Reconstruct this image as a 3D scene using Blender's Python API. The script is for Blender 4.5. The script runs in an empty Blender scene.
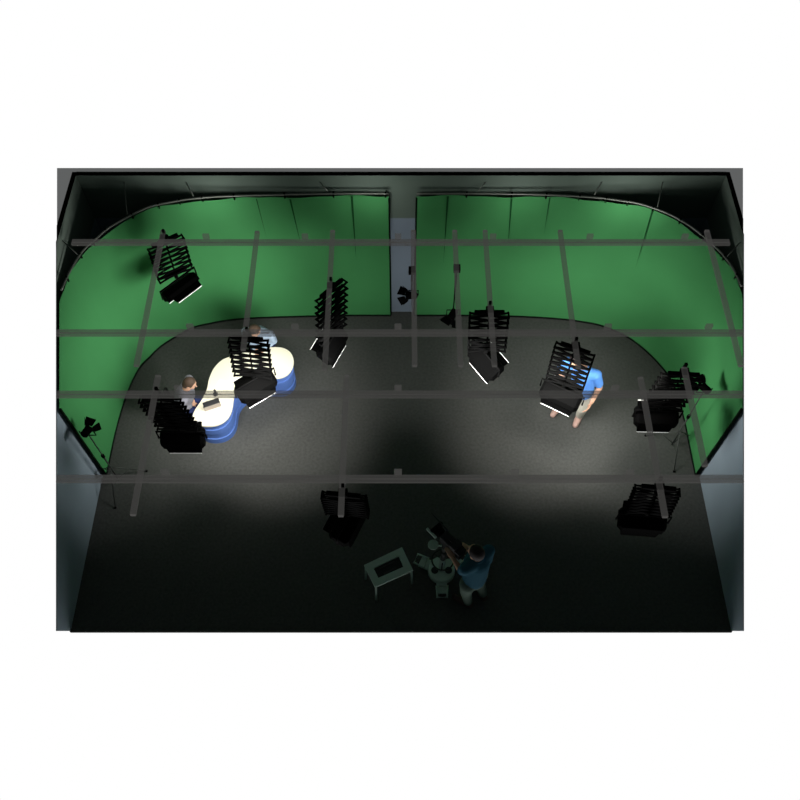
import bpy, bmesh, math, random
from mathutils import Vector, Matrix, Euler
random.seed(7)
PI = math.pi
C = bpy.context.scene.collection

# ------------------------------------------------------------------ camera
F, PCX, PCY, HC = 828.0, 401.0, 400.0, 10.0
TH = math.radians(58.78)
SN, CS = math.sin(TH), math.cos(TH)
cam_d = bpy.data.cameras.new('camera'); cam = bpy.data.objects.new('camera', cam_d); C.objects.link(cam)
cam.location = (0, 0, HC); cam.rotation_euler = (PI/2 - TH, 0, 0)
cam_d.sensor_width = 36; cam_d.lens = F/800*36; cam_d.shift_x = -1/800
cam_d.clip_end = 200
bpy.context.scene.camera = cam

def U(px, py, z=0.0):
    u, v = (px-PCX)/F, (PCY-py)/F
    dz, dy = -SN + v*CS, CS + v*SN
    t = (HC-z)/-dz
    return Vector((u*t, dy*t, z))
def pix(p):
    q = HC-p[2]; d = p[1]*CS + q*SN; up = p[1]*SN - q*CS
    return PCX + p[0]/d*F, PCY - up/d*F
def z_on_vertical(Y, py):
    v = (PCY-py)/F
    return HC - (Y*SN - v*Y*CS)/(CS + v*SN)

# ------------------------------------------------------------------ materials
def mat(name, col, rough=0.6, metal=0.0, emit=None, es=0.0, noise=None, alpha=None, spec=0.3, bump=0.0):
    m = bpy.data.materials.new(name); m.use_nodes = True
    nt = m.node_tree; b = nt.nodes['Principled BSDF']
    b.inputs['Base Color'].default_value = (*col, 1); b.inputs['Roughness'].default_value = rough
    b.inputs['Metallic'].default_value = metal; b.inputs['Specular IOR Level'].default_value = spec
    if emit: b.inputs['Emission Color'].default_value = (*emit, 1); b.inputs['Emission Strength'].default_value = es
    if noise:
        sc, amt = noise
        tc = nt.nodes.new('ShaderNodeTexCoord'); nz = nt.nodes.new('ShaderNodeTexNoise')
        nz.inputs['Scale'].default_value = sc; nz.inputs['Detail'].default_value = 4
        nt.links.new(tc.outputs['Object'], nz.inputs['Vector'])
        rp = nt.nodes.new('ShaderNodeMapRange')
        rp.inputs['To Min'].default_value = 1-amt; rp.inputs['To Max'].default_value = 1+amt
        nt.links.new(nz.outputs['Fac'], rp.inputs['Value'])
        mx = nt.nodes.new('ShaderNodeVectorMath'); mx.operation = 'SCALE'
        mx.inputs[0].default_value = col
        nt.links.new(rp.outputs['Result'], mx.inputs['Scale']); nt.links.new(mx.outputs['Vector'], b.inputs['Base Color'])
        if bump:
            bp = nt.nodes.new('ShaderNodeBump'); bp.inputs['Strength'].default_value = bump; bp.inputs['Distance'].default_value = 0.01
            nt.links.new(nz.outputs['Fac'], bp.inputs['Height']); nt.links.new(bp.outputs['Normal'], b.inputs['Normal'])
    if alpha is not None:
        tr = nt.nodes.new('ShaderNodeBsdfTransparent'); ms = nt.nodes.new('ShaderNodeMixShader')
        ms.inputs['Fac'].default_value = alpha
        out = nt.nodes['Material Output']
        nt.links.new(tr.outputs[0], ms.inputs[1]); nt.links.new(b.outputs[0], ms.inputs[2]); nt.links.new(ms.outputs[0], out.inputs['Surface'])
    return m

M = {}
M['carpet'] = mat('charcoal carpet', (.070,.072,.068), .95, noise=(28,.35), spec=.05, bump=.3)
M['wall'] = mat('grey green painted wall', (.115,.15,.13), .85, noise=(1.3,.08), spec=.1)
def two_tone(name, low, high, zsplit):
    m = mat(name, low, .85, spec=.1); nt = m.node_tree; b = nt.nodes['Principled BSDF']
    g = nt.nodes.new('ShaderNodeNewGeometry'); sp = nt.nodes.new('ShaderNodeSeparateXYZ'); nt.links.new(g.outputs['Position'], sp.inputs[0])
    gt = nt.nodes.new('ShaderNodeMapRange'); gt.inputs['From Min'].default_value = zsplit-.01; gt.inputs['From Max'].default_value = zsplit+.01; nt.links.new(sp.outputs['Z'], gt.inputs['Value'])
    mx = nt.nodes.new('ShaderNodeMix'); mx.data_type = 'RGBA'; mx.inputs['A'].default_value = (*low,1); mx.inputs['B'].default_value = (*high,1)
    nt.links.new(gt.outputs['Result'], mx.inputs['Factor'])
    nz = nt.nodes.new('ShaderNodeTexNoise'); nz.inputs['Scale'].default_value = 1.2; nt.links.new(g.outputs['Position'], nz.inputs['Vector'])
    rp = nt.nodes.new('ShaderNodeMapRange'); rp.inputs['To Min'].default_value = .85; rp.inputs['To Max'].default_value = 1.15; nt.links.new(nz.outputs['Fac'], rp.inputs['Value'])
    sc = nt.nodes.new('ShaderNodeVectorMath'); sc.operation = 'SCALE'; nt.links.new(mx.outputs['Result'], sc.inputs[0]); nt.links.new(rp.outputs['Result'], sc.inputs['Scale'])
    nt.links.new(sc.outputs['Vector'], b.inputs['Base Color']); return m
M['walls'] = two_tone('two tone painted wall, blue grey below and grey green above', (.20,.245,.30), (.115,.15,.125), 2.0)
M['walls_spill'] = two_tone('two tone painted side wall', (.27,.33,.385), (.17,.21,.18), 2.0)  # same wall paint made lighter to stand in for light spill
M['wallside'] = mat('blue grey painted side wall', (.17,.235,.265), .85, noise=(1.1,.12), spec=.1)
M['door'] = mat('blue grey painted door', (.27,.32,.41), .7, noise=(3,.04), spec=.2)
M['black_cap'] = mat('black wall capping', (.002,.002,.002), .9, spec=0)
M['roof'] = mat('faintly glowing grey roof slab', (.5,.5,.5), .9, emit=(1,1,1), es=.10, spec=0)  # faint glow in place of light falling on the slab
M['green'] = mat('chroma green cloth', (.056,.235,.080), .9, noise=(1.6,.10), spec=.03)
M['greenfoldshade'] = mat('painted fold shade on green cloth', (.012,.06,.02), .95, spec=0)  # shade of the curtain folds put into a dark green
M['hem'] = mat('black curtain hem', (.006,.010,.007), .9, spec=0)
M['rail'] = mat('dull grey rail metal', (.16,.17,.15), .5, .5)
M['pipe'] = mat('self lit translucent grey grid tube', (.10,.095,.09), .7, emit=(1,.97,.93), es=.046, alpha=.45, spec=.1)  # weak emission stands in for general fill light on the tubes
M['pipe2'] = mat('self lit translucent grey hanger plate', (.12,.115,.11), .7, emit=(1,.97,.93), es=.055, alpha=.45, spec=.1)  # emission imitates the same fill light on plates and end caps
M['black'] = mat('matt black metal', (.0015,.0015,.0015), .7, spec=.03)
M['black2'] = mat('black lamp housing', (.0012,.0012,.0012), .7, spec=.015)
M['stand'] = mat('dark stand metal', (.05,.055,.05), .5, .3)
M['refl'] = mat('self lit white reflector', (.9,.9,.88), .4, emit=(1,1,.97), es=.35)  # glow stands in for tube light spilled on reflectors and lips
M['tube'] = mat('glowing lamp tube', (.9,.9,.9), .5, emit=(1,1,.95), es=2.0)
M['tubeoff'] = mat('unlit lamp tube', (.25,.25,.25), .5)
M['reflgrey'] = mat('unlit reflector', (.02,.021,.02), .5)  # unlit look put into a near black colour
M['cream'] = mat('cream laminate', (.78,.74,.585), .5, noise=(2,.02), spec=.2)
M['blue'] = mat('blue laminate', (.085,.165,.45), .55, noise=(5,.06), spec=.25)
M['bluedark'] = mat('dark blue groove', (.025,.05,.2), .8)  # darker blue for the bands between the tiers
M['lap'] = mat('taupe laptop lid', (.33,.28,.25), .5)
M['dark'] = mat('charcoal plastic', (.015,.015,.017), .5)
M['paper'] = mat('paper', (.70,.72,.76), .8)
M['ink'] = mat('blue ink', (.35,.45,.75), .8)
M['skin'] = mat('skin', (.50,.29,.195), .6, spec=.2)
M['hairb'] = mat('brown hair', (.045,.028,.017), .7)
M['hairk'] = mat('near black hair', (.012,.006,.007), .7)
M['grey_suit'] = mat('grey suit cloth', (.16,.16,.185), .9, spec=.05)
M['navy'] = mat('navy cloth', (.02,.03,.09), .9, spec=.05)
M['greyblue'] = mat('grey blue shirt cloth', (.22,.28,.36), .9, spec=.05)
M['shirt_blue'] = mat('bright blue shirt cloth', (.10,.28,.72), .85, spec=.05)
M['teal_shirt'] = mat('teal blue shirt cloth', (.028,.10,.145), .85, spec=.05)
M['beige'] = mat('beige trouser cloth', (.50,.48,.41), .9, spec=.05)
M['khaki'] = mat('grey green trouser cloth', (.10,.14,.115), .9, spec=.05)
M['shoe'] = mat('tan leather', (.40,.26,.22), .6)
M['shoedark'] = mat('brown leather', (.06,.035,.03), .6)
M['white_metal'] = mat('pale grey green enamel', (.42,.55,.48), .5)
M['recess'] = mat('dark recess', (.018,.025,.022), .6)
M['chair'] = mat('black chair plastic', (.010,.010,.010), .6)
M['eye'] = mat('dark eye', (.02,.015,.012), .3)
M['lip'] = mat('lip', (.45,.18,.15), .5)

# ------------------------------------------------------------------ mesh helpers
def bx(bm, c, s, R=None, mi=0, bev=0.0):
    g = bmesh.ops.create_cube(bm, size=1.0)
    mtx = Matrix.Translation(Vector(c)) @ (R.to_4x4() if R else Matrix.Identity(4)) @ Matrix.Diagonal((*s, 1))
    vs = g['verts']
    bmesh.ops.transform(bm, matrix=mtx, verts=vs)
    fs = {f for v in vs for f in v.link_faces}
    for f in fs: f.material_index = mi
    if bev:
        es = {e for v in vs for e in v.link_edges}
        r = bmesh.ops.bevel(bm, geom=list(es), offset=bev, segments=2, affect='EDGES', profile=.6)
        for f in r['faces']: f.material_index = mi
def frame(d):
    d = d.normalized(); a = Vector((0,0,1)) if abs(d.z) < .95 else Vector((1,0,0))
    x = a.cross(d).normalized(); return x, d.cross(x)
def tube(bm, pts, r, n=10, mi=0, closed=False, caps=True):
    pts = [Vector(p) for p in pts]; rr = r if isinstance(r, (list, tuple)) else [r]*len(pts)
    rings = []; N = len(pts); px_ = None
    for i, p in enumerate(pts):
        if closed: d = pts[(i+1) % N]-pts[i-1]
        else: d = pts[min(i+1, N-1)]-pts[max(i-1, 0)]
        if px_ is None: x, y = frame(d)
        else:
            dn = d.normalized(); x = (px_ - dn*px_.dot(dn))
            x = x.normalized() if x.length > 1e-5 else frame(d)[0]; y = dn.cross(x)
        px_ = x
        rings.append([bm.verts.new(p + (x*math.cos(2*PI*k/n)+y*math.sin(2*PI*k/n))*rr[i]) for k in range(n)])
    for i in range(N if closed else N-1):
        a, b = rings[i], rings[(i+1) % N]
        for k in range(n):
            f = bm.faces.new((a[k], a[(k+1) % n], b[(k+1) % n], b[k])); f.material_index = mi; f.smooth = True
    if caps and not closed:
        for rg in (rings[0][::-1], rings[-1]):
            f = bm.faces.new(rg); f.material_index = mi
def ell(bm, c, s, R=None, mi=0, seg=16):
    g = bmesh.ops.create_uvsphere(bm, u_segments=seg, v_segments=max(8, seg*2//3), radius=1)
    bmesh.ops.transform(bm, matrix=Matrix.Translation(Vector(c)) @ (R.to_4x4() if R else Matrix.Identity(4)) @ Matrix.Diagonal((*s, 1)), verts=g['verts'])
    for v in g['verts']:
        for f in v.link_faces: f.material_index = mi; f.smooth = True
def cap(bm, a, b, ra, rb, n=12):
    a, b = Vector(a), Vector(b); d = b-a; L = d.length; dn = d/L
    pts, rs = [], []
    for k in range(4):
        an = PI/2*(1-k/4); pts.append(a - dn*ra*math.sin(an)); rs.append(max(.0008, ra*math.cos(an)))
    pts.append(a); rs.append(ra); pts.append(b); rs.append(rb)
    for k in range(1, 5):
        an = PI/2*k/4; pts.append(b + dn*rb*math.sin(an)); rs.append(max(.0008, rb*math.cos(an)))
    tube(bm, pts, rs, n)
def prism(bm, outline, z0, z1, mi=0, mi_top=None):
    lo = [bm.verts.new((x, y, z0)) for x, y in outline]; hi = [bm.verts.new((x, y, z1)) for x, y in outline]
    n = len(outline)
    f = bm.faces.new(hi); f.material_index = mi if mi_top is None else mi_top
    f = bm.faces.new(lo[::-1]); f.material_index = mi
    for i in range(n):
        f = bm.faces.new((lo[i], lo[(i+1) % n], hi[(i+1) % n], hi[i])); f.material_index = mi
def obj(name, bm, mats, parent=None, smooth=False):
    bmesh.ops.recalc_face_normals(bm, faces=bm.faces)
    me = bpy.data.meshes.new(name); bm.to_mesh(me); bm.free()
    for m in (mats if isinstance(mats, (list, tuple)) else [mats]): me.materials.append(m)
    if smooth: me.polygons.foreach_set('use_smooth', [True]*len(me.polygons))
    o = bpy.data.objects.new(name, me); C.objects.link(o)
    if parent: o.parent = parent
    return o
def new(): return bmesh.new()
def tag(o, label, cat, group=None):
    o['label'] = label; o['category'] = cat
    if group: o['group'] = group
    return o
def thing(name, label, cat, loc=(0,0,0), rz=0, group=None):
    o = bpy.data.objects.new(name, None); C.objects.link(o); o.location = loc; o.rotation_euler = (0,0,rz)
    o.empty_display_size = .1
    return tag(o, label, cat, group)
def struct(name, bm, m, parent=None):
    o = obj(name, bm, m, parent)
    if not parent: o['kind'] = 'structure'
    return o
def catmull(P, n=8, closed=False):
    P = [Vector(p) for p in P]; out = []; N = len(P)
    for i in range(N if closed else N-1):
        if closed: p0, p1, p2, p3 = P[i-1], P[i], P[(i+1) % N], P[(i+2) % N]
        else: p0, p1, p2, p3 = P[max(i-1,0)], P[i], P[i+1], P[min(i+2,N-1)]
        for k in range(n):
            t = k/n
            out.append(.5*((2*p1)+(p2-p0)*t+(2*p0-5*p1+4*p2-p3)*t*t+(3*p1-p0-3*p2+p3)*t**3))
    if not closed: out.append(P[-1])
    return out

# ------------------------------------------------------------------ room shell
WX, YB, H = 3.99, 7.62, 2.74
YF = U(401, 631).y
bm = new(); bx(bm, (0, (YF+YB)/2, -.02), (2*WX+.02, YB-YF+.02, .04)); struct('floor', bm, M['carpet'])
bm = new(); bx(bm, (0, YB+.035, H/2-.02), (2*WX+.02, .07, H+.04)); struct('wall_back', bm, M['walls'])
def side_wall(s, name, ex):
    # raked cut-away side wall: full height at the back, falling to a low kerb at the open front
    t = WX/(abs(ex-PCX)/F)
    def rake(py):
        v = (PCY-py)/F; return (t*(CS+v*SN), HC - t*(SN-v*CS))
    # find where rake reaches wall top
    py = 631.0; pts = [rake(631)]
    while rake(py)[1] < H-.005: py -= .5
    top = rake(py)
    pts = [rake(p) for p in range(631, int(py), -20)]
    prof = [(YF, 0), (YB, 0), (YB, H), (top[0], H)] + pts[::-1]
    bm = new(); a = [bm.verts.new((s*WX, y, z)) for y, z in prof]; b = [bm.verts.new((s*(WX+.012), y, z)) for y, z in prof]
    bm.faces.new(a); bm.faces.new(b[::-1]); n = len(prof)
    for i in range(n): bm.faces.new((a[i], b[i], b[(i+1) % n], a[(i+1) % n]))
    struct(name, bm, M['walls_spill'])
    return top[0]
tl = side_wall(-1, 'wall_left', 57.0)
tr_ = side_wall(1, 'wall_right', 743.0)
def plate(name, P, z, th, m):
    bm = new(); prism(bm, [(p[0], p[1]) for p in P], z-th, z); return struct(name, bm, m)
# black capping on the cut wall tops
OUT = .05
def XE(px, py, z): p = U(px, py, z); return (p.x, p.y)
plate('trim_1', [(-WX-OUT, YB), (WX+OUT, YB), (WX+OUT, YB+OUT), (-WX-OUT, YB+OUT)], H+.012, .012, M['black_cap'])
def edge_y(px, X):   # y on plane z=H where the cut edge crosses the line x=X
    k = abs(px-PCX)/F; t = abs(X)/k; v = (SN - (HC-H)/t)/CS
    return t*(CS+v*SN)
for i, (s, px) in enumerate(((-1, 57.0), (1, 743.0))):
    yi, yo = edge_y(px, WX), edge_y(px, WX+OUT)
    plate('trim_%d' % (i+2), [(s*WX, yi), (s*(WX+OUT), yo), (s*(WX+OUT), YB), (s*WX, YB)], H+.012, .012, M['black_cap'])
    c = U(px, 168, H)
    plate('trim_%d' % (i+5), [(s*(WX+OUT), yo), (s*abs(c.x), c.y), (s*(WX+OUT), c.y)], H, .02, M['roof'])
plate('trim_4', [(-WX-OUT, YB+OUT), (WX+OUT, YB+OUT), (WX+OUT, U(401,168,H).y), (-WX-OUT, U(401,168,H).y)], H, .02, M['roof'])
# ------------------------------------------------------------------ curtains
CH = 2.475
left_px = [(106.5,476),(110,455),(114,440),(119,420),(128,392),(139,369.5),(150,357.5),(163,345.5),(190,329.5),(210,324),(230,320.5),(255,318.5),(300,317),(345,316),(391,315.5)]
right_px = [(696,476),(690,446),(685,420),(676,392),(666,373),(647,352.5),(627,337.5),(602,326.5),(580,322),(560,319.5),(530,317.5),(500,316.5),(460,315.5),(414,315.5)]
def zcut(p):     # height of the raked cut-away line above a floor point
    return HC - (abs(p.x)*F/341.5 - p.y*CS)/SN
def curtain(pxs, name, label, fold_shades, side):
    base = [U(x, y) for x, y in pxs]
    base = [Vector((max(-WX+.05, min(WX-.05, p.x)), min(p.y, YB-.08), 0)) for p in base]
    P = catmull(base, 10)
    n = len(P); bm = new(); NZ = 14
    L = [0]
    for i in range(1, n): L.append(L[-1]+(P[i]-P[i-1]).length)
    def nrm(i):
        t = (P[min(i+1,n-1)]-P[max(i-1,0)]).normalized(); v = Vector((-t.y, t.x, 0)); return v*side
    grid = []
    for i in range(n):
        row = []
        nn = nrm(i)
        for k in range(NZ+1):
            h = k/NZ
            w = .010*math.sin(L[i]*5.1)*h + .006*math.sin(L[i]*13+2)*h
            if i in (0, 1, 2): w += .02*math.sin(h*9+1)*math.sin(h*PI)
            w *= max(0, min(1, (zcut(P[i])-CH*1.02)/.3))
            zz = .025 + (min(CH, zcut(P[i]))-.02)*h - (.012*abs(math.sin(L[i]*2.4)) if k == NZ and zcut(P[i]) > CH else 0)
            row.append(bm.verts.new(P[i] + nn*w + Vector((0, 0, zz))))
        grid.append(row)
    for i in range(n-1):
        for k in range(NZ):
            f = bm.faces.new((grid[i][k], grid[i+1][k], grid[i+1][k+1], grid[i][k+1])); f.smooth = True
            f.material_index = 2 if k == 0 and False else 0
    # dark seams in the upper part of the cloth (fold shadow painted as dark faces)
    for sx, y0, y1, w in fold_shades:     # pixel column at the top, bottom z, lean, width
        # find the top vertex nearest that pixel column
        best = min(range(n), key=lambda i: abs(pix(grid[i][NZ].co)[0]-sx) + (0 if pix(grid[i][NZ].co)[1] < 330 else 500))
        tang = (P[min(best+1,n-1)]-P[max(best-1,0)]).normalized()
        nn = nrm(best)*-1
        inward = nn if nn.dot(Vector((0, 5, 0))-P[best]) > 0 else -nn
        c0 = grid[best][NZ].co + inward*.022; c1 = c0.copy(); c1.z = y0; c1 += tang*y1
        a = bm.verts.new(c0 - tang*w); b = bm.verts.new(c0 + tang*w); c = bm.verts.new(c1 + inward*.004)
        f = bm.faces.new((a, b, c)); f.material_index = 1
    o = obj(name, bm, [M['green'], M['greenfoldshade'], M['hem']])
    tag(o, label, 'curtain', None)
    bm = new(); tube(bm, [p+Vector((0,0,.017)) + nrm(i)*0 for i, p in enumerate(P)], .016, 8); obj('hem', bm, M['hem'], o)
    bm = new(); tube(bm, [P[0]+Vector((0,0,z)) for z in [.03+(min(CH, zcut(P[0]))-.05)*q for q in (0,.33,.66,1)]], .016, 8); obj('edge_binding', bm, M['hem'], o)
    bm = new(); tube(bm, [P[-1]+Vector((0,0,z)) for z in (.03,1.2,min(CH, zcut(P[-1]))-.03)], .012, 8); obj('edge_binding', bm, M['hem'], o)
    return P
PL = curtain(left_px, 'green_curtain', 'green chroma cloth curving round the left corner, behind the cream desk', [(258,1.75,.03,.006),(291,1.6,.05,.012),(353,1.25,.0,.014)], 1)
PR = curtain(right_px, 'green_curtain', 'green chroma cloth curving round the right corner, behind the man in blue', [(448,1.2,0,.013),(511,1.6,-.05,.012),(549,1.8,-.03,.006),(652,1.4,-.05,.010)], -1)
def rail(P, label, s):
    o = thing('curtain_rail', label, 'rail', (P[len(P)//2].x, P[len(P)//2].y, CH+.045))
    o.location = (0,0,0)
    P = [p for p in P if zcut(p) > CH+.08]
    bm = new(); tube(bm, [p+Vector((0,0,CH+.045)) for p in P], .013, 8); obj('rail_tube', bm, M['rail'], o)
    for i in range(4, len(P)-1, 9):     # hooks between the tube and the cloth
        bm = new(); p = P[i]; tube(bm, [p+Vector((0,0,CH+.07)), p+Vector((0,0,CH-.02))], .012, 6); obj('hook', bm, M['hem'], o)
    for f in (.12, .38, .62, .9):       # struts back to the walls
        p = P[int(f*(len(P)-1))]
        q = Vector((s*WX, p.y+.15, 0)) if WX-abs(p.x) < YB-p.y else Vector((p.x+s*.1, YB, 0))
        bm = new(); tube(bm, [p+Vector((0,0,CH+.085)), Vector((q.x, q.y, CH+.16))], .006, 6); obj('strut', bm, M['rail'], o)
rail(PL, 'thin grey curved rail along the top of the left green curtain', -1)
rail(PR, 'thin grey curved rail along the top of the right green curtain', 1)

# ------------------------------------------------------------------ lighting grid
ZG, ZP = 2.66, 2.575
def cross_bar(py, x0, x1, plates, label):
    a, b = U(x0, py, ZG), U(x1, py, ZG)
    o = thing('grid_beam', label, 'beam', (a+b)/2, 0, 'cross beams of the lighting grid')
    L = b.x-a.x
    for dy in (-.021, .021):
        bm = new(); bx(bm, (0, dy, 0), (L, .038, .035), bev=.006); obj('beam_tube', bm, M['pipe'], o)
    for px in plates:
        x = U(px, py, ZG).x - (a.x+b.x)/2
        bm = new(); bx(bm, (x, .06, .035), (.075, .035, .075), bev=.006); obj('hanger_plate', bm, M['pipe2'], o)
cross_bar(242.5, 72, 729.5, (206,305,398,493,590,685), 'rearmost grey cross beam of the grid, in front of the curtain tops')
cross_bar(333, 57, 743, (190,295,398,608,709), 'second grey cross beam from the back, over the foot of the curtains')
cross_bar(394.5, 57, 743, (178,398,615), 'third grey cross beam from the back, passing over the cream desk')
cross_bar(479, 57, 743, (165,398,515,630), 'frontmost grey cross beam, nearest the camera crew')
pipes = [((164,231),(135.5,366),'grid pipe carrying the light in the left rear corner'),
 ((257.5,232),(243,350),'grid pipe that runs forward to the lamp over the cream desk'),
 ((332,231),(325.5,370),'grid pipe carrying the narrow angled lamp left of the curtain gap'),
 ((413.5,231),(414.5,366),'grid pipe at the right edge of the curtain gap'),
 ((454,231),(461.5,366),'grid pipe just right of the curtain gap with a long drop spotlight'),
 ((485.5,231),(494,366),'grid pipe carrying the angled lamp right of the curtain gap'),
 ((559.5,231),(579,368),'grid pipe that runs forward to the lamp over the man in blue'),
 ((705.5,231),(742.5,366),'grid pipe in the right rear corner with no lamp on it'),
 ((159,376),(132,515),'grid pipe at front left, over the lamp beside the desk'),
 ((346,376),(341.5,516),'grid pipe at front centre with an unlit lamp'),
 ((641.5,378),(664,517),'grid pipe at front right with an unlit lamp at its end'),
 ((684,368),(705,466),'short grid pipe above the right end of the right curtain')]
for (a, b, lab) in pipes:
    A, B = U(*a, ZP), U(*b, ZP); x = (A.x+B.x)/2; A.x = B.x = x
    bm = new(); L = (B-A).length
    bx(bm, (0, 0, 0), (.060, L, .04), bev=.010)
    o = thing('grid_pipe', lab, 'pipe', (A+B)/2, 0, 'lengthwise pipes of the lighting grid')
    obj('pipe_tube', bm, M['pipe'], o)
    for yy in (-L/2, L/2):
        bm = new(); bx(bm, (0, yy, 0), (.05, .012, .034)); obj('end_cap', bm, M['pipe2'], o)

# ------------------------------------------------------------------ pantograph lamps
def arm_mesh():
    bm = new(); w, h = .44, .115
    L = math.hypot(w, h); R = Matrix.Rotation(-math.atan2(h, w), 3, 'Y')
    for dy in (-.035, .035): bx(bm, (0, dy, 0), (L, .012, .034), R)
    for x, z in ((-w/2, -h/2), (w/2, h/2), (0, 0)): tube(bm, [(x, -.05, z), (x, .05, z)], .011, 8)
    me = bpy.data.meshes.new('scissor_arm'); bmesh.ops.recalc_face_normals(bm, faces=bm.faces); bm.to_mesh(me); bm.free(); me.materials.append(M['black']); return me
ARM = arm_mesh()
def lamp_shapes(parent, on):
    # housing: back shell with chamfered profile, aperture facing -z
    bm = new()
    prof = [(-.125,-.05),(-.125,.01),(-.075,.075),(.075,.075),(.125,.01),(.125,-.05)]
    ends = []
    for x, k in ((-.25,.72),(-.215,1),(.215,1),(.25,.72)):
        ends.append([bm.verts.new((x, y*k, z*k if z > 0 else z)) for y, z in prof])
    for i in range(3):
        for k in range(5): bm.faces.new((ends[i][k], ends[i+1][k], ends[i+1][k+1], ends[i][k+1]))
    bm.faces.new(ends[0][::-1]); bm.faces.new(ends[3])
    hs = obj('housing', bm, M['black2'], parent)
    sm = hs.modifiers.new('Solidify', 'SOLIDIFY'); sm.thickness = .004; sm.offset = -1
    bm = new(); bx(bm, (0, 0, .006), (.42, .22, .006)); obj('reflector', bm, M['refl'] if on else M['reflgrey'], hs)
    for y in (-.07, 0, .07):
        bm = new(); tube(bm, [(-.2, y, -.018), (.2, y, -.018)], .013, 8); obj('lamp_tube', bm, M['tube'] if on else M['tubeoff'], hs)
    for s in (-1, 1):
        bm = new()
        a = [(-.21, s*.127, -.045), (.21, s*.127, -.045), (.19, s*.185, -.115), (-.19, s*.185, -.115)]
        v = [bm.verts.new(p) for p in a]; bm.faces.new(v)
        bd = obj('barn_door', bm, M['black2'], parent)
        sm = bd.modifiers.new('Solidify', 'SOLIDIFY'); sm.thickness = .005; sm.offset = 0
        bm = new(); bx(bm, (0, s*.187, -.118), (.375, .009, .010)); obj('white_lip', bm, M['refl'] if on else M['reflgrey'], bd)  # lip glows on lit lamps to imitate spilled tube light
def pantograph(mount, lamp, edge, scis, tilt, label, on=True, flip=False, lampz=None, grp='scissor hung studio lamps'):
    mt = U(*mount, ZP-.03)
    lz = lampz if lampz else min(1.95, max(1.35, z_on_vertical(mt.y, lamp[1])))
    lp = U(*lamp, lz)
    o = thing('studio_lamp', label, 'studio lamp', mt, 0, grp)
    bm = new(); bx(bm, (0,0,-.005), (.09,.09,.05), bev=.006); bx(bm, (0,.05,.04), (.03,.03,.09)); obj('clamp', bm, M['black'], o)
    sr = math.radians(scis); Rz = Matrix.Rotation(sr, 4, 'Z')
    bm = new(); bx(bm, (0,0,-.045), (.34,.05,.03), Matrix.Rotation(sr,3,'Z')); obj('trolley_bar', bm, M['black'], o)
    n = 7; top = -.10; bot = (lz - mt.z) + .25; dz = (top-bot)/n
    off = lp - mt; off.z = 0
    for i in range(n):
        zc = top - dz*(i+.5); k = (i+.5)/n
        for s in (1, -1):
            a = bpy.data.objects.new('scissor_arm', ARM); C.objects.link(a); a.parent = o
            a.location = (off.x*k, off.y*k, zc); a.rotation_euler = (0, 0, sr + (PI if s < 0 else 0)); a.scale = (1, 1, dz/.115*.98)
    pv = off.copy(); pv.z = bot
    bm = new(); tube(bm, [pv+Vector((0,0,.03)), pv+Vector((0,0,-.06))], .025, 10); bx(bm, pv+Vector((0,0,.02)), (.30,.06,.03), Matrix.Rotation(sr,3,'Z')); obj('lower_bar', bm, M['black'], o)
    e0, e1 = U(*edge[0], lz), U(*edge[1], lz); d = e1-e0
    yaw = math.atan2(d.y, d.x) + (PI if flip else 0)
    yk = bpy.data.objects.new('lamp_head', None); C.objects.link(yk); yk.parent = o; yk.location = (off.x, off.y, lz-mt.z); yk.rotation_euler = (0,0,yaw)
    # the yoke and head are real meshes; the empty is dissolved into matrices below
    M4 = Matrix.Translation((off.x, off.y, lz-mt.z)) @ Matrix.Rotation(yaw, 4, 'Z')
    bpy.data.objects.remove(yk)
    bm = new(); tube(bm, [(-.275,0,.0),(-.275,0,.15),(.275,0,.15),(.275,0,.0)], .012, 8)
    y = obj('yoke', bm, M['black'], o); y.matrix_local = M4
    before = set(bpy.data.objects)
    lamp_shapes(o, on)
    Mt = M4 @ Matrix.Rotation(math.radians(tilt), 4, 'X')
    for q in set(bpy.data.objects)-before:
        if q.parent == o: q.matrix_local = Mt
    bpy.context.view_layer.update()
    W = o.matrix_basis @ Mt
    return Matrix.Translation(mt) @ Mt
lamps = {}
lamps['A'] = pantograph((164,238),(180,287),((175,304),(203,283)), 33, -42, 'lit scissor lamp against the left green curtain', lampz=1.72)
lamps['B'] = pantograph((247,336),(256,386),((247,406),(276,389)), -6, 30, 'lit scissor lamp hanging over the cream top of the desk')
lamps['C'] = pantograph((331,286),(333,345),((330,368),(346,341)), 48, 38, 'lit scissor lamp hanging steeply angled left of the curtain gap')
lamps['D'] = pantograph((490,310),(485,361),((469,358),(491,384)), 0, 36, 'lit scissor lamp hanging steeply angled right of the curtain gap')
lamps['E'] = pantograph((576,346),(561,395),((541,402),(570,416)), -24, 30, 'lit scissor lamp hanging in front of the man in blue')
lamps['F'] = pantograph((685,372),(656,417),((635,431),(675,432)), -4, 34, 'lit scissor lamp beside the right green curtain')
lamps['G'] = pantograph((157,396),(183,438),((160,453),(200,453)), -3, 34, 'lit scissor lamp hanging left of the cream desk')
lamps['H'] = pantograph((343,493),(349,522),((352,530),(365,505)), -6, 30, 'unlit scissor lamp at front centre, behind the white-framed table', on=False, lampz=1.75)
lamps['I'] = pantograph((660,486),(642,521),((628,524),(664,527)), -6, 35, 'unlit scissor lamp over the dark floor at front right', on=False, lampz=1.72)

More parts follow.
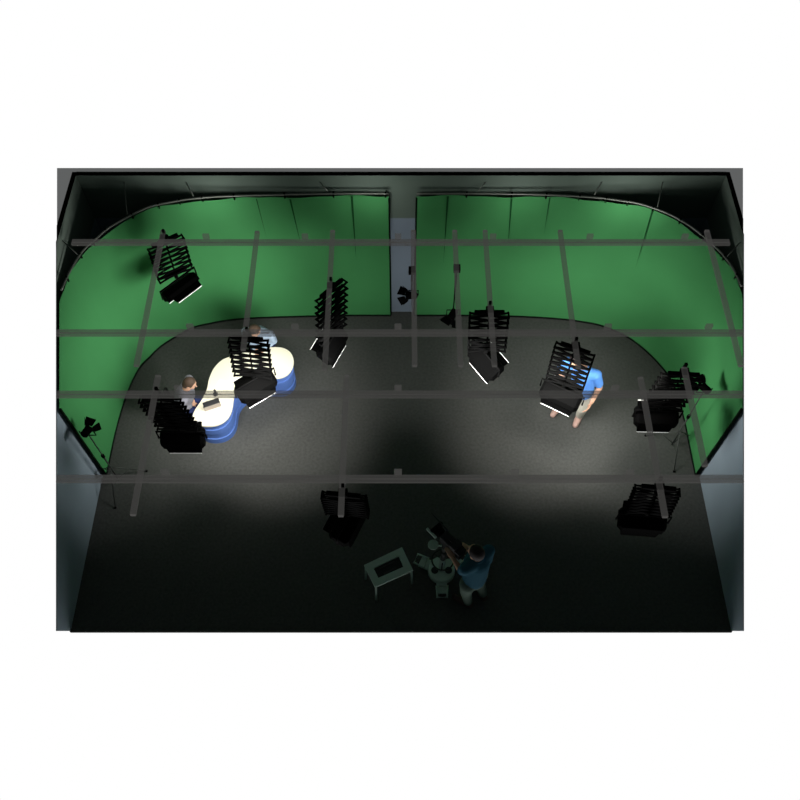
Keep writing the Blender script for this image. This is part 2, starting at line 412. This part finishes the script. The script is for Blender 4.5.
# ------------------------------------------------------------------ spotlights
def spot_head(parent, c, yaw, tilt):
    M4 = Matrix.Translation(c) @ Matrix.Rotation(yaw, 4, 'Z') @ Matrix.Rotation(tilt, 4, 'X') @ Matrix.Scale(.8, 4)   # shines along local -y... +y forward
    bm = new(); tube(bm, [(0,-.09,0),(0,-.07,0),(0,.04,0),(0,.07,0)], [.035,.06,.06,.068], 14)
    b = obj('lamp_body', bm, M['black2'], parent); b.matrix_local = M4
    bm = new(); tube(bm, [(0,.071,0),(0,.074,0)], .058, 14); l = obj('lens', bm, M['reflgrey'], parent); l.matrix_local = M4
    for k in range(4):
        R = Matrix.Rotation(k*PI/2, 4, 'Y')
        bm = new(); v = [bm.verts.new(p) for p in ((-.06,.07,.068),(.06,.07,.068),(.085,.17,.125),(-.085,.17,.125))]; bm.faces.new(v)
        f = obj('barn_door', bm, M['black2'], parent); f.matrix_local = M4 @ R
        sm = f.modifiers.new('Solidify', 'SOLIDIFY'); sm.thickness = .004
def hung_spot(mount, drop, label, yaw, tilt):
    m_ = U(*mount, ZP-.02)
    o = thing('spotlight', label, 'spotlight', m_, 0)
    bm = new(); bx(bm, (0,0,-.01), (.08,.08,.07), bev=.006); obj('clamp', bm, M['black'], o)
    bm = new(); tube(bm, [(0,0,0),(0,0,-drop*.55)], .012, 8); tube(bm, [(0,0,-drop*.5),(0,0,-drop)], .008, 8); obj('drop_pole', bm, M['black'], o)
    bm = new(); tube(bm, [(-.08,0,-drop-.09),(-.08,0,-drop),(.08,0,-drop),(.08,0,-drop-.09)], .008, 6); obj('yoke', bm, M['black'], o)
    spot_head(o, Vector((0,0,-drop-.09)), yaw, tilt)
hung_spot((412,270), .38, 'black spotlight hanging in the gap between the two green curtains', math.radians(70), math.radians(-25))
hung_spot((457,268), .80, 'black spotlight on a long drop pole before the right green curtain', math.radians(140), math.radians(-40))
def stand_spot(base, h, label, yaw, tilt, lean=0):
    b = U(*base)
    o = thing('spotlight_stand', label, 'spotlight', b, 0)
    bm = new(); tube(bm, [(0,0,.10),(0,0,h*.6)], .011, 8); tube(bm, [(0,0,h*.55),(0,0,h)], .008, 8); obj('pole', bm, M['stand'], o)
    bm = new(); tube(bm, [(0,0,h*.57),(0,0,h*.61)], .022, 8); obj('collar', bm, M['black'], o)
    for k in range(3):
        a = k*2*PI/3 + .5
        e = Vector((math.cos(a)*.36, math.sin(a)*.36, .012))
        bm = new(); tube(bm, [(0,0,.48), e], .007, 6); tube(bm, [(0,0,.14), e*.55+Vector((0,0,.22))], .006, 6); l = obj('leg', bm, M['stand'], o)
        bm = new(); ell(bm, e, (.018,.018,.012), seg=8); obj('foot', bm, M['black'], l)
    bm = new(); tube(bm, [(-.085,0,h+.09),(-.085,0,h),(.085,0,h),(.085,0,h+.09)], .008, 6); obj('yoke', bm, M['black'], o)
    spot_head(o, Vector((0,0,h+.09)), yaw, tilt)
stand_spot((121,483), 1.32, 'black spotlight on a tripod stand by the front end of the left green curtain', math.radians(-20), math.radians(-10))
stand_spot((670,448), 1.44, 'black spotlight on a tripod stand beside the right green curtain', math.radians(30), math.radians(-10))

# ------------------------------------------------------------------ presenter desk
ZD = .52
def zp(x, y): return (170 + x/5.714, 320 + y/5.714)
out = [(130,548),(142,580),(172,600),(215,606),(265,600),(310,578),(342,542),(357,495),(365,440),(385,400),(430,362),(490,338),(560,330),(620,331),(668,312),(698,275),(706,230),(690,188),(655,163),(610,155),(560,157),(500,165),(430,182),(350,207),(295,230),(250,277),(224,335),(211,395),(182,455),(146,508)]
topP = catmull([U(*zp(x, y), ZD) for x, y in out], 4, True)
cx = sum(p.x for p in topP)/len(topP); cy = sum(p.y for p in topP)/len(topP)
desk = thing('presenter_desk', 'S-shaped cream-topped presenter desk with a blue tiered base', 'desk', (cx, cy, 0))
loc = [(p.x-cx, p.y-cy) for p in topP]
if sum(loc[i][0]*loc[(i+1) % len(loc)][1]-loc[(i+1) % len(loc)][0]*loc[i][1] for i in range(len(loc))) < 0: loc = loc[::-1]
def inset(lo, d, back=0):
    n = len(lo); o = []
    for i in range(n):
        a, b = Vector(lo[i-1]), Vector(lo[(i+1) % n]); t = (b-a).normalized(); nn = Vector((-t.y, t.x))   # inward for CCW
        outward = -nn
        k = max(0, outward.dot(Vector((-.55, .83))))
        q = Vector(lo[i]) + nn*(d + back*k); o.append((q.x, q.y))
    return o
bm = new(); prism(bm, loc, ZD-.03, ZD); obj('desk_top', bm, M['cream'], desk)
tiers = 4; hh = (ZD-.03)/tiers
for k in range(tiers):
    bm = new(); z0 = hh*k
    prism(bm, inset(loc, .035 if k % 2 else .02, .16), z0, z0+hh-.012, 0)
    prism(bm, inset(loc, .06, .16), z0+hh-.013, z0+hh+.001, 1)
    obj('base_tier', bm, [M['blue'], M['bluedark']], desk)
# laptop seen from behind
lp = U(213.5, 409.5, ZD)
lt = thing('laptop', 'small open laptop with a taupe lid on the near end of the desk', 'laptop', lp, math.radians(22)); lt.scale = (.92,)*3
bm = new(); bx(bm, (0,.085,.009), (.24,.15,.016), bev=.004); obj('keyboard_base', bm, M['dark'], lt)
bm = new(); bx(bm, (0,-.01,.098), (.235,.012,.180), Matrix.Rotation(math.radians(14),3,'X'), bev=.003); obj('lid', bm, M['lap'], lt)
bm = new(); bx(bm, (0,-.030,.187), (.238,.022,.012), Matrix.Rotation(math.radians(14),3,'X')); obj('lid_edge', bm, M['dark'], lt)
mp = U(213.5, 404, ZD)+Vector((.01,.15,0))
mc = thing('table_microphone', 'small black table microphone just behind the laptop', 'microphone', mp)
bm = new(); tube(bm, [(0,0,0),(0,0,.012)], .035, 12); obj('mic_base', bm, M['dark'], mc)
bm = new(); tube(bm, [(0,0,.01),(.01,-.01,.10)], .005, 6); ell(bm, (.012,-.012,.115), (.017,.017,.026)); obj('mic_stem', bm, M['dark'], mc)
pp = U(221, 385, ZD)
pa = thing('paper_sheet', 'white sheet of paper with blue writing lying on the desk', 'paper', pp, math.radians(-20))
bm = new(); bx(bm, (0,0,.002), (.11,.15,.003)); obj('sheet', bm, M['paper'], pa)
bm = new()
for i in range(5):
    L = .04+.02*random.random(); bx(bm, (-.01+.01*random.random(), .04-.018*i, .004), (L,.006,.001), Matrix.Rotation(.25,3,'Z'))
obj('handwriting', bm, M['ink'], pa)

# ------------------------------------------------------------------ people
def remesh(o, vox, sm=4):
    r = o.modifiers.new('Remesh', 'REMESH'); r.mode = 'VOXEL'; r.voxel_size = vox; r.use_smooth_shade = True
    s = o.modifiers.new('Smooth', 'SMOOTH'); s.iterations = sm; s.factor = .5
def hand(bm, wrist, elbow, palm_dir, side, curl=.5):
    w = Vector(wrist); d = (w-Vector(elbow)).normalized(); n = Vector(palm_dir); n = (n-d*n.dot(d)).normalized()   # n: direction the palm faces
    x = d.cross(n).normalized()*side      # thumb side
    pc = w + d*.055
    Rm = Matrix((x, d, n)).transposed()
    ell(bm, pc, (.042,.055,.017), Rm, seg=12)
    for k, (ox, L) in enumerate(((.030,.070),(.011,.080),(-.009,.074),(-.028,.058))):
        p = w + d*.098 + x*ox; dd = d
        for s_ in (.45, .32, .23):
            q = p + (dd*math.cos(curl*.6)+n*math.sin(curl*.6))*L*s_
            cap(bm, p, q, .0088, .0080, 8); dd = (q-p).normalized(); p = q
    p = w + d*.025 + x*.034; q = p + (x*.75+d*.65+n*.25).normalized()*.038; r = q + (d*.9+x*.2+n*.4).normalized()*.03
    cap(bm, p, q, .0115, .0098, 8); cap(bm, q, r, .0095, .0085, 8)
def person(label, loc, yaw, J, top, bottom, shoes, hair, long_sleeve=False, hairlen=0.0, group=None):
    o = thing('person', label, 'person', loc, yaw, group)
    g = {k: Vector(v) for k, v in J.items() if k != 'curl'}
    hd = g['head']; hdir = Vector(J.get('face', (0,1,0))).normalized(); up = (hd-g['neck']).normalized()
    fw = (hdir - up*hdir.dot(up)).normalized(); rt = fw.cross(up).normalized()
    RH = Matrix((rt, fw, up)).transposed()
    def hp(x, y, z): return hd + rt*x + fw*y + up*z
    # body: one continuous surface
    bm = new()
    ell(bm, hd, (.074,.092,.112), RH)
    ell(bm, hp(0,.028,-.062), (.052,.058,.05), RH)
    cap(bm, hp(0,.088,.0), hp(0,.104,-.028), .010, .014, 8)          # nose
    for s in (-1, 1): ell(bm, hp(s*.077,-.005,-.01), (.012,.022,.033), RH, seg=10); ell(bm, hp(s*.034,.070,-.022), (.022,.02,.018), RH, seg=10)
    cap(bm, g['neck'], hd-up*.05, .058, .052)
    cap(bm, g['pelvis'], g['chest'], .125, .135); cap(bm, g['chest'], g['neck'], .12, .055)
    for s in ('L','R'):
        cap(bm, g['chest']+Vector((0,0,.06)), g['sh'+s], .09, .058)
        cap(bm, g['sh'+s], g['el'+s], .050, .039); cap(bm, g['el'+s], g['wr'+s], .039, .026)
        cap(bm, g['pelvis'], g['hip'+s], .11, .09)
        cap(bm, g['hip'+s], g['kn'+s], .080, .054); cap(bm, g['kn'+s], g['an'+s], .053, .036)
        cap(bm, g['an'+s]-Vector((0,0,.03)), g['toe'+s], .036, .028)
        hand(bm, g['wr'+s], g['el'+s], J.get('palm'+s, (0,0,-1)), 1 if s == 'R' else -1, J.get('curl', .55))
    b = obj('body', bm, M['skin'], o); remesh(b, .0085, 3)
    # hair
    bm = new(); ell(bm, hp(0,-.014,.022), (.083,.096,.103), RH)
    if hairlen: ell(bm, hp(0,-.05,-.03-hairlen*.3), (.078,.055,.07+hairlen*.5), RH)
    else: ell(bm, hp(0,-.045,-.02), (.074,.058,.06), RH)
    cut = bm.verts[:]
    for v in cut:
        l = v.co-hd; y, z = l.dot(fw), l.dot(up)
        if y > .045 and z < .055: v.co -= fw*(y-.045)
    h = obj('hair', bm, hair, o); remesh(h, .009, 3)
    for s in (-1, 1):
        bm = new(); ell(bm, hp(s*.031,.083,.012), (.012,.008,.007), RH, seg=8); obj('eye', bm, M['eye'], o)
    bm = new(); ell(bm, hp(0,.086,-.055), (.024,.008,.008), RH, seg=8); obj('mouth', bm, M['lip'], o)
    # shirt
    bm = new(); cap(bm, g['pelvis']+Vector((0,0,.03)), g['chest'], .142, .150); cap(bm, g['chest'], g['neck']-Vector((0,0,.03)), .140, .068)
    for s in ('L','R'):
        cap(bm, g['chest']+Vector((0,0,.06)), g['sh'+s], .105, .072)
        e = g['sh'+s].lerp(g['el'+s], .75) if not long_sleeve else g['el'+s]
        cap(bm, g['sh'+s], e, .067, .058)
        if long_sleeve: cap(bm, g['el'+s], g['el'+s].lerp(g['wr'+s], .93), .056, .042)
    t = obj('jacket' if long_sleeve else 'shirt', bm, top, o); remesh(t, .012, 4)
    bm = new()
    tube(bm, [g['neck']-Vector((0,0,.012))+Vector((.066*math.cos(a), .066*math.sin(a), 0)) for a in [2*PI*k/14 for k in range(14)]], .012, 6, closed=True); obj('collar', bm, top, o)
    bm = new(); cap(bm, g['pelvis']+Vector((0,0,.02)), g['pelvis']-Vector((0,0,.02)), .136, .135)
    for s in ('L','R'):
        cap(bm, g['pelvis'], g['hip'+s], .128, .105); cap(bm, g['hip'+s], g['kn'+s], .097, .072); cap(bm, g['kn'+s], g['kn'+s].lerp(g['an'+s], .90), .070, .055)
    t = obj('trousers', bm, bottom, o); remesh(t, .012, 4)
    for s in ('L','R'):
        an, toe = g['an'+s], g['toe'+s]; f = (toe-an); f.z = 0; f.normalize()
        heel = Vector((an.x, an.y, toe.z)) - f*.03
        bm = new(); cap(bm, heel, heel.lerp(toe, .55), .043, .048); cap(bm, heel.lerp(toe, .5), toe, .047, .040); cap(bm, an-Vector((0,0,.02)), heel+f*.03, .050, .045)
        sh = obj('shoe', bm, shoes, o); remesh(sh, .008, 3)
    return o

# presenter leaning on the near end of the desk
SEAT = .40
def seated(lean, head_dx=0, arms=None):
    s, c = math.sin(lean), math.cos(lean)
    def up(h, y=0): return (0, y + s*h, SEAT+.10 + c*h)
    J = dict(pelvis=(0,0,SEAT+.12), chest=up(.36), neck=up(.53), head=up(.685, .03), face=(0,1,-.25),
             shL=(-.19, s*.47, SEAT+.10+c*.47), shR=(.19, s*.47, SEAT+.10+c*.47),
             hipL=(-.09,.03,SEAT+.09), hipR=(.09,.03,SEAT+.09), knL=(-.11,.40,SEAT+.06), knR=(.11,.40,SEAT+.06),
             anL=(-.12,.34,.09), anR=(.12,.38,.09), toeL=(-.13,.48,.045), toeR=(.14,.52,.045))
    J.update(arms or {})
    return J
def office_chair(label, loc, yaw):
    o = thing('office_chair', label, 'chair', loc, yaw); o.scale = (.88,)*3
    bm = new(); bx(bm, (0,0,SEAT-.035), (.44,.42,.06), bev=.02); obj('seat', bm, M['chair'], o)
    bm = new(); bx(bm, (0,-.25,SEAT+.20), (.36,.04,.20), Matrix.Rotation(math.radians(8),3,'X'), bev=.02); obj('backrest', bm, M['chair'], o)
    bm = new(); bx(bm, (0,-.255,SEAT+.02), (.06,.025,.24)); bx(bm, (0,-.2,SEAT-.075), (.06,.14,.02)); obj('back_support', bm, M['chair'], o)
    bm = new(); tube(bm, [(0,0,.08),(0,0,SEAT-.06)], .025, 10); obj('column', bm, M['stand'], o)
    for k in range(5):
        a = k*2*PI/5+.3; e = Vector((.26*math.cos(a), .26*math.sin(a), .055))
        bm = new(); tube(bm, [(0,0,.09), e], .018, 8); l = obj('leg', bm, M['chair'], o)
        bm = new(); ell(bm, (e.x, e.y, .027), (.027,.02,.027), seg=10); obj('castor', bm, M['chair'], l)
p1 = Vector((-2.94, 5.72, 0))
y1 = math.radians(-95)
A1 = dict(elL=(-.21,.10,.70), elR=(.21,.10,.70), wrL=(-.07,.15,.60), wrR=(.06,.16,.60), palmL=(.3,0,-1), palmR=(-.3,0,-1))
person('person with brown hair in a grey jacket seated at the near end of the desk', p1, y1, seated(.34, arms=A1), M['grey_suit'], M['navy'], M['shoedark'], M['hairb'], True, .02).scale = (.88,)*3
office_chair('black office chair under the person in the grey jacket, left of the desk', p1, y1)
p2 = Vector((-1.93, 6.78, 0))
y2 = math.radians(172)
A2 = dict(elL=(-.21,.12,.70), elR=(.21,.12,.70), wrL=(-.07,.27,.65), wrR=(.06,.28,.65), palmL=(.3,0,-1), palmR=(-.3,0,-1))
person('person in a grey-blue top seated behind the desk, half hidden by a scissor lamp', p2, y2, seated(.38, arms=A2), M['greyblue'], M['navy'], M['shoedark'], M['hairb'], True, .10).scale = (.88,)*3
st = thing('stool', 'low black round stool under the person behind the desk', 'stool', p2, 0); st.scale = (.88,)*3
bm = new(); tube(bm, [(0,0,SEAT-.06),(0,0,SEAT-.05),(0,0,SEAT-.012),(0,0,SEAT-.005)], [.15,.16,.16,.15], 20); obj('seat', bm, M['chair'], st)
for k in range(4):
    a = k*PI/2+.4; bm = new(); tube(bm, [(.09*math.cos(a), .09*math.sin(a), SEAT-.06), (.17*math.cos(a), .17*math.sin(a), 0)], .012, 8); obj('leg', bm, M['chair'], st)

# man in bright blue shirt, standing
f1, f2 = U(577, 421), U(556, 411.5)
mid = (f1+f2)/2
yaw3 = math.radians(150)      # faces the front left
def loc3(p): return (Matrix.Rotation(-yaw3, 3, 'Z') @ (Vector(p)-mid))
def W3(px, py, z): return tuple(loc3(U(px, py, z)))
a1, a2 = loc3(f1), loc3(f2)
fwd = Vector((0,1,0))
J3 = dict(pelvis=W3(583,391,.88), chest=W3(583,376,1.20), neck=W3(583,366,1.38), head=W3(577,361,1.50), face=(.15,1,-.25),
  hipL=tuple(Vector(W3(583,391,.85))+Vector((-.09,0,0))), hipR=tuple(Vector(W3(583,391,.85))+Vector((.09,0,0))))
for s, a in (('L', a1), ('R', a2)):
    # left foot is the one nearer the right of the picture
    pass
sL, sR = (a1, a2) if a1.x < a2.x else (a2, a1)
J3['anL'] = (sL.x, sL.y-.04, .09); J3['toeL'] = (sL.x-.01, sL.y+.10, .045)
J3['anR'] = (sR.x, sR.y-.04, .09); J3['toeR'] = (sR.x+.01, sR.y+.10, .045)
for s in 'LR':
    h, a = Vector(J3['hip'+s]), Vector(J3['an'+s]); k = h.lerp(a, .52); k.y += .05; J3['kn'+s] = tuple(k)
ch = Vector(J3['chest']); nk = Vector(J3['neck'])
shm = nk - Vector((0,0,.055))
J3['shL'] = tuple(shm+Vector((-.19,0,0))); J3['shR'] = tuple(shm+Vector((.19,0,0)))
for s, px_ in (('L', -1), ('R', 1)):
    J3['el'+s] = tuple(Vector(J3['sh'+s])+Vector((px_*.09,-.04,-.27)))
    J3['wr'+s] = tuple(Vector(J3['pelvis'])+Vector((px_*.17,.17,.10)))
    J3['palm'+s] = (-px_, .2, 0)
person('standing man in a bright blue short-sleeved shirt and beige trousers, behind a scissor lamp', mid, yaw3, J3, M['shirt_blue'], M['beige'], M['shoe'], M['hairk'])

# camera operator
g1, g2 = U(467, 603), U(457, 597)
mid4 = (g1+g2)/2; yaw4 = math.radians(42)
def W4(px, py, z): return tuple(Matrix.Rotation(-yaw4, 3, 'Z') @ (U(px, py, z)-mid4))
pel = Vector(W4(474,578,.92)); che = Vector(W4(477,562,1.26)); nec = Vector(W4(477,557,1.42)); hea = Vector(W4(476,552,1.60))
J4 = dict(pelvis=pel, chest=che, neck=nec, head=hea, face=(-.05,1,-.15), hipL=pel+Vector((-.09,0,-.03)), hipR=pel+Vector((.09,0,-.03)))
qa, qb = Vector(W4(466,603,0)), Vector(W4(481,595,0))
l_, r_ = (qa, qb)
J4['anL'] = l_+Vector((0,-.03,.09)); J4['toeL'] = l_+Vector((-.06,.13,.045)); J4['anR'] = r_+Vector((0,-.03,.09)); J4['toeR'] = r_+Vector((.02,.11,.045))
for s in 'LR':
    k = Vector(J4['hip'+s]).lerp(Vector(J4['an'+s]), .52); k.y += .04; J4['kn'+s] = k
shm = nec - Vector((0,0,.05))
J4['shL'] = shm+Vector((-.17,0,0)); J4['shR'] = shm+Vector((.17,-.02,-.02))
J4['elL'] = Vector(W4(461,571,1.04)); J4['wrL'] = Vector(W4(453,558,1.08))
J4['elR'] = Vector(W4(487,563,1.06)); J4['wrR'] = Vector(W4(470,550,1.10))
J4['palmL'] = (.3,0,-1); J4['palmR'] = (-.5,0,-1); J4['curl'] = 1.0
person('camera operator with dark hair in a teal-blue shirt, standing at the studio camera', mid4, yaw4, J4, M['teal_shirt'], M['khaki'], M['shoedark'], M['hairk'])

# ------------------------------------------------------------------ pedestal camera
pb = U(441, 574)
pc = thing('studio_camera', 'black studio camera on a pale wheeled pedestal beside the operator', 'camera', pb)
yc = math.radians(42)
bm = new(); tube(bm, [(0,0,.10),(0,0,.17),(0,0,.19)], [.17,.165,.15], 20)
base = obj('pedestal_base', bm, M['white_metal'], pc)
for a in (math.radians(-90), math.radians(155), math.radians(35)):
    d = Vector((math.cos(a), math.sin(a), 0)); R = Matrix.Rotation(a, 3, 'Z')
    bm = new(); bx(bm, d*.20+Vector((0,0,.12)), (.18,.13,.05), R, bev=.012); arm = obj('outrigger', bm, M['white_metal'], base)
    bm = new()
    sq = [d*.27+Vector((0,0,.16)) + R @ Vector(q) for q in ((-.06,-.07,0),(.08,-.06,0),(.08,.06,0),(-.06,.07,0))]
    tube(bm, sq, .014, 8, closed=True); obj('cable_guard', bm, M['white_metal'], arm)
    bm = new(); tube(bm, [d*.27+R @ Vector((0,-.03,.055)), d*.27+R @ Vector((0,.03,.055))], .055, 14); obj('wheel', bm, M['dark'], arm)
for s in (-1, 1):
    bm = new(); tube(bm, [(s*.085,-.02,.185),(s*.085,-.02,.196)], .045, 12); obj('port_cover', bm, M['recess'], base)
bm = new(); tube(bm, [(0,0,.18),(0,0,.55)], .040, 16); obj('column', bm, M['white_metal'], pc)
bm = new(); tube(bm, [(0,0,.52),(0,0,.80)], .034, 16); tube(bm, [(0,0,.78),(0,0,.95)], .028, 16); obj('column', bm, M['recess'], pc)
bm = new(); N = 28; tube(bm, [(.13*math.cos(2*PI*k/N), .13*math.sin(2*PI*k/N), .50) for k in range(N)], .010, 8, closed=True)
for k in range(3): a = 2*PI*k/3+.4; tube(bm, [(.03*math.cos(a), .03*math.sin(a), .50), (.13*math.cos(a), .13*math.sin(a), .50)], .008, 6)
obj('steering_ring', bm, M['recess'], pc)
Rc = Matrix.Translation((.06,-.02,-.10)) @ Matrix.Rotation(yc, 4, 'Z')
def cpart(name, bm, m, par=pc):
    o = obj(name, bm, m, par); o.matrix_local = Rc; return o
bm = new(); bx(bm, (0,0,1.08), (.11,.14,.10), bev=.015); cpart('pan_head', bm, M['dark'])
bm = new(); bx(bm, (0,-.04,1.20), (.12,.32,.15), bev=.015); bx(bm, (0,-.05,1.29), (.03,.16,.03)); cpart('camera_body', bm, M['dark'])
bm = new(); tube(bm, [(0,.11,1.20),(0,.14,1.20),(0,.15,1.20),(0,.21,1.20)], [.045,.045,.058,.066], 16); cpart('lens', bm, M['black'])
bm = new(); bx(bm, (0,.23,1.20), (.17,.04,.13), bev=.004); cpart('lens_hood', bm, M['black'])
bm = new(); bx(bm, (-.09,.22,1.24), (.026,.15,.03), bev=.003); cpart('hood_flap', bm, M['white_metal'])
bm = new(); bx(bm, (-.02,-.10,1.34), (.13,.08,.09), bev=.01); cpart('viewfinder', bm, M['dark'])
bm = new()
tube(bm, [(-.11,.16,1.02),(-.11,.16,1.035)], .062, 16); tube(bm, [(-.11,.16,1.02),(0,.02,1.05)], .01, 6); cpart('script_tray', bm, M['white_metal'])
for s_ in (-1, 1):
    bm = new(); tube(bm, [(s_*.06,-.05,1.10),(s_*.12,-.22,1.12),(s_*.13,-.30,1.13)], .010, 8); cpart('pan_bar', bm, M['stand'])
bm = new(); tube(bm, [(.05,.10,1.30),(.05,.38,1.33)], .009, 8); cpart('microphone', bm, M['dark'])

# white framed table
q = [U(*p, .5) for p in ((364,565),(402,547),(413,570),(375,587))]
ctr = sum(q, Vector())/4
tb = thing('side_table', 'pale-framed rectangular table with a dark recessed top, beside the studio camera', 'table', (ctr.x, ctr.y, 0))
ql = [p-ctr for p in q]
bm = new()
def ring(k, z): return [bm.verts.new((p.x*k[0], p.y*k[0], z)) for p in ql]
def inner(i):   # inset corner
    p = ql[i]; a = (ql[(i+1) % 4]-p).normalized(); b = (ql[i-1]-p).normalized(); return p+(a+b)*.085
O = [bm.verts.new((p.x, p.y, .5)) for p in ql]; I = [bm.verts.new((inner(i).x, inner(i).y, .5)) for i in range(4)]
O2 = [bm.verts.new((p.x, p.y, .46)) for p in ql]; I2 = [bm.verts.new((inner(i).x, inner(i).y, .46)) for i in range(4)]
for i in range(4):
    j = (i+1) % 4
    for f in ((O[i],O[j],I[j],I[i]), (O2[j],O2[i],I2[i],I2[j]), (O[j],O[i],O2[i],O2[j]), (I[i],I[j],I2[j],I2[i])): bm.faces.new(f)
obj('frame', bm, M['white_metal'], tb)
bm = new(); v = [bm.verts.new((inner(i).x, inner(i).y, .462)) for i in range(4)]; bm.faces.new(v)
rc = obj('recessed_panel', bm, M['recess'], tb); sm = rc.modifiers.new('Solidify', 'SOLIDIFY'); sm.thickness = .006
ax = (ql[1]-ql[0]).normalized(); ay = (ql[3]-ql[0]).normalized()
Rt = Matrix.Rotation(math.atan2(ax.y, ax.x), 3, 'Z')
for k, s in enumerate((-.04, .04)):
    bm = new(); bx(bm, ay*s+Vector((0,0,.474)), (.20-.04*k,.022,.018), Rt, bev=.004); obj('slide_bar', bm, M['stand'], tb)
for i in range(4):
    p = ql[i]*.93
    bm = new(); tube(bm, [(p.x, p.y, .47), (p.x*1.06, p.y*1.06, .0)], .014, 8); obj('leg', bm, M['white_metal'], tb)

# ------------------------------------------------------------------ lights
def area(name, pos, target, size, power, col=(1,1,1), spread=180, sy=None):
    l = bpy.data.lights.new(name, 'AREA'); l.energy = power; l.color = col; l.size = size; l.spread = math.radians(spread)
    if sy: l.shape = 'RECTANGLE'; l.size_y = sy
    o = bpy.data.objects.new(name, l); C.objects.link(o); o.location = pos
    o.rotation_euler = (Vector(target)-Vector(pos)).to_track_quat('-Z', 'Y').to_euler(); return o
def spot(name, pos, target, power, ang, blend=1.0, col=(1,1,1), r=.15):
    l = bpy.data.lights.new(name, 'SPOT'); l.energy = power; l.color = col; l.spot_size = math.radians(ang); l.spot_blend = blend; l.shadow_soft_size = r
    o = bpy.data.objects.new(name, l); C.objects.link(o); o.location = pos
    o.rotation_euler = (Vector(target)-Vector(pos)).to_track_quat('-Z', 'Y').to_euler(); return o
WARM = (1, .97, .92)
for k, p in dict(A=4, B=.8, C=1.5, D=2, E=1.2, F=4, G=1).items():
    Mt = lamps[k]; pos = Mt @ Vector((0,0,-.13)); tgt = Mt @ Vector((0,0,-1.2))
    area('lamp glow '+k, pos, tgt, .4, p, WARM, 150, .2)
# pools of light on the floor from added spots, no visible fixture
for x, p in ((-2.45, 115), (-1.62, 220), (1.85, 215), (2.75, 140)):
    spot('floor pool', (x, 4.85, 2.5), (x, 5.6, 0), p*1.12, 64, .95, WARM, .2)
# chroma wash: added area lights with no visible fixture
area('wash centre', (0, 5.2, 1.7), (0, 7.6, .6), .8, 8, (1,1,.97), 110)
GW = (1, 1, .97)
area('wash left rear', (-.9, 5.4, 1.65), (-2.6, 7.4, .75), .8, 22, GW, 105)
area('wash right rear', (.9, 5.4, 1.65), (2.6, 7.4, .75), .8, 22, GW, 105)
area('wash left side', (-1.3, 4.7, 2.0), (-3.7, 6.4, .9), .6, 26, GW, 100)
area('wash right side', (1.3, 4.7, 2.0), (3.7, 6.3, .9), .6, 28, GW, 100)
for x in (-2.3, -.35, 1.45, 2.75): area('top wash', (x, 6.8, 2.45), (x, 7.62, 2.72), .3, 2.2, GW, 130)  # unseen lights added to brighten the upper back wall

# ------------------------------------------------------------------ world: pale void below the horizon, dim above
w = bpy.data.worlds.new('world'); bpy.context.scene.world = w; w.use_nodes = True
nt = w.node_tree; bg = nt.nodes['Background']
tc = nt.nodes.new('ShaderNodeTexCoord'); sp = nt.nodes.new('ShaderNodeSeparateXYZ'); nt.links.new(tc.outputs['Generated'], sp.inputs[0])
lt_ = nt.nodes.new('ShaderNodeMath'); lt_.operation = 'LESS_THAN'; lt_.inputs[1].default_value = -.44; nt.links.new(sp.outputs['Z'], lt_.inputs[0])
mx = nt.nodes.new('ShaderNodeMix'); mx.data_type = 'RGBA'
mx.inputs['A'].default_value = (.030,.038,.037,1); mx.inputs['B'].default_value = (1,1,1,1)
nt.links.new(lt_.outputs[0], mx.inputs['Factor']); nt.links.new(mx.outputs['Result'], bg.inputs['Color'])
sc = bpy.context.scene
sc.view_settings.view_transform = 'Standard'; sc.view_settings.look = 'None'
sc.cycles.max_bounces = 6
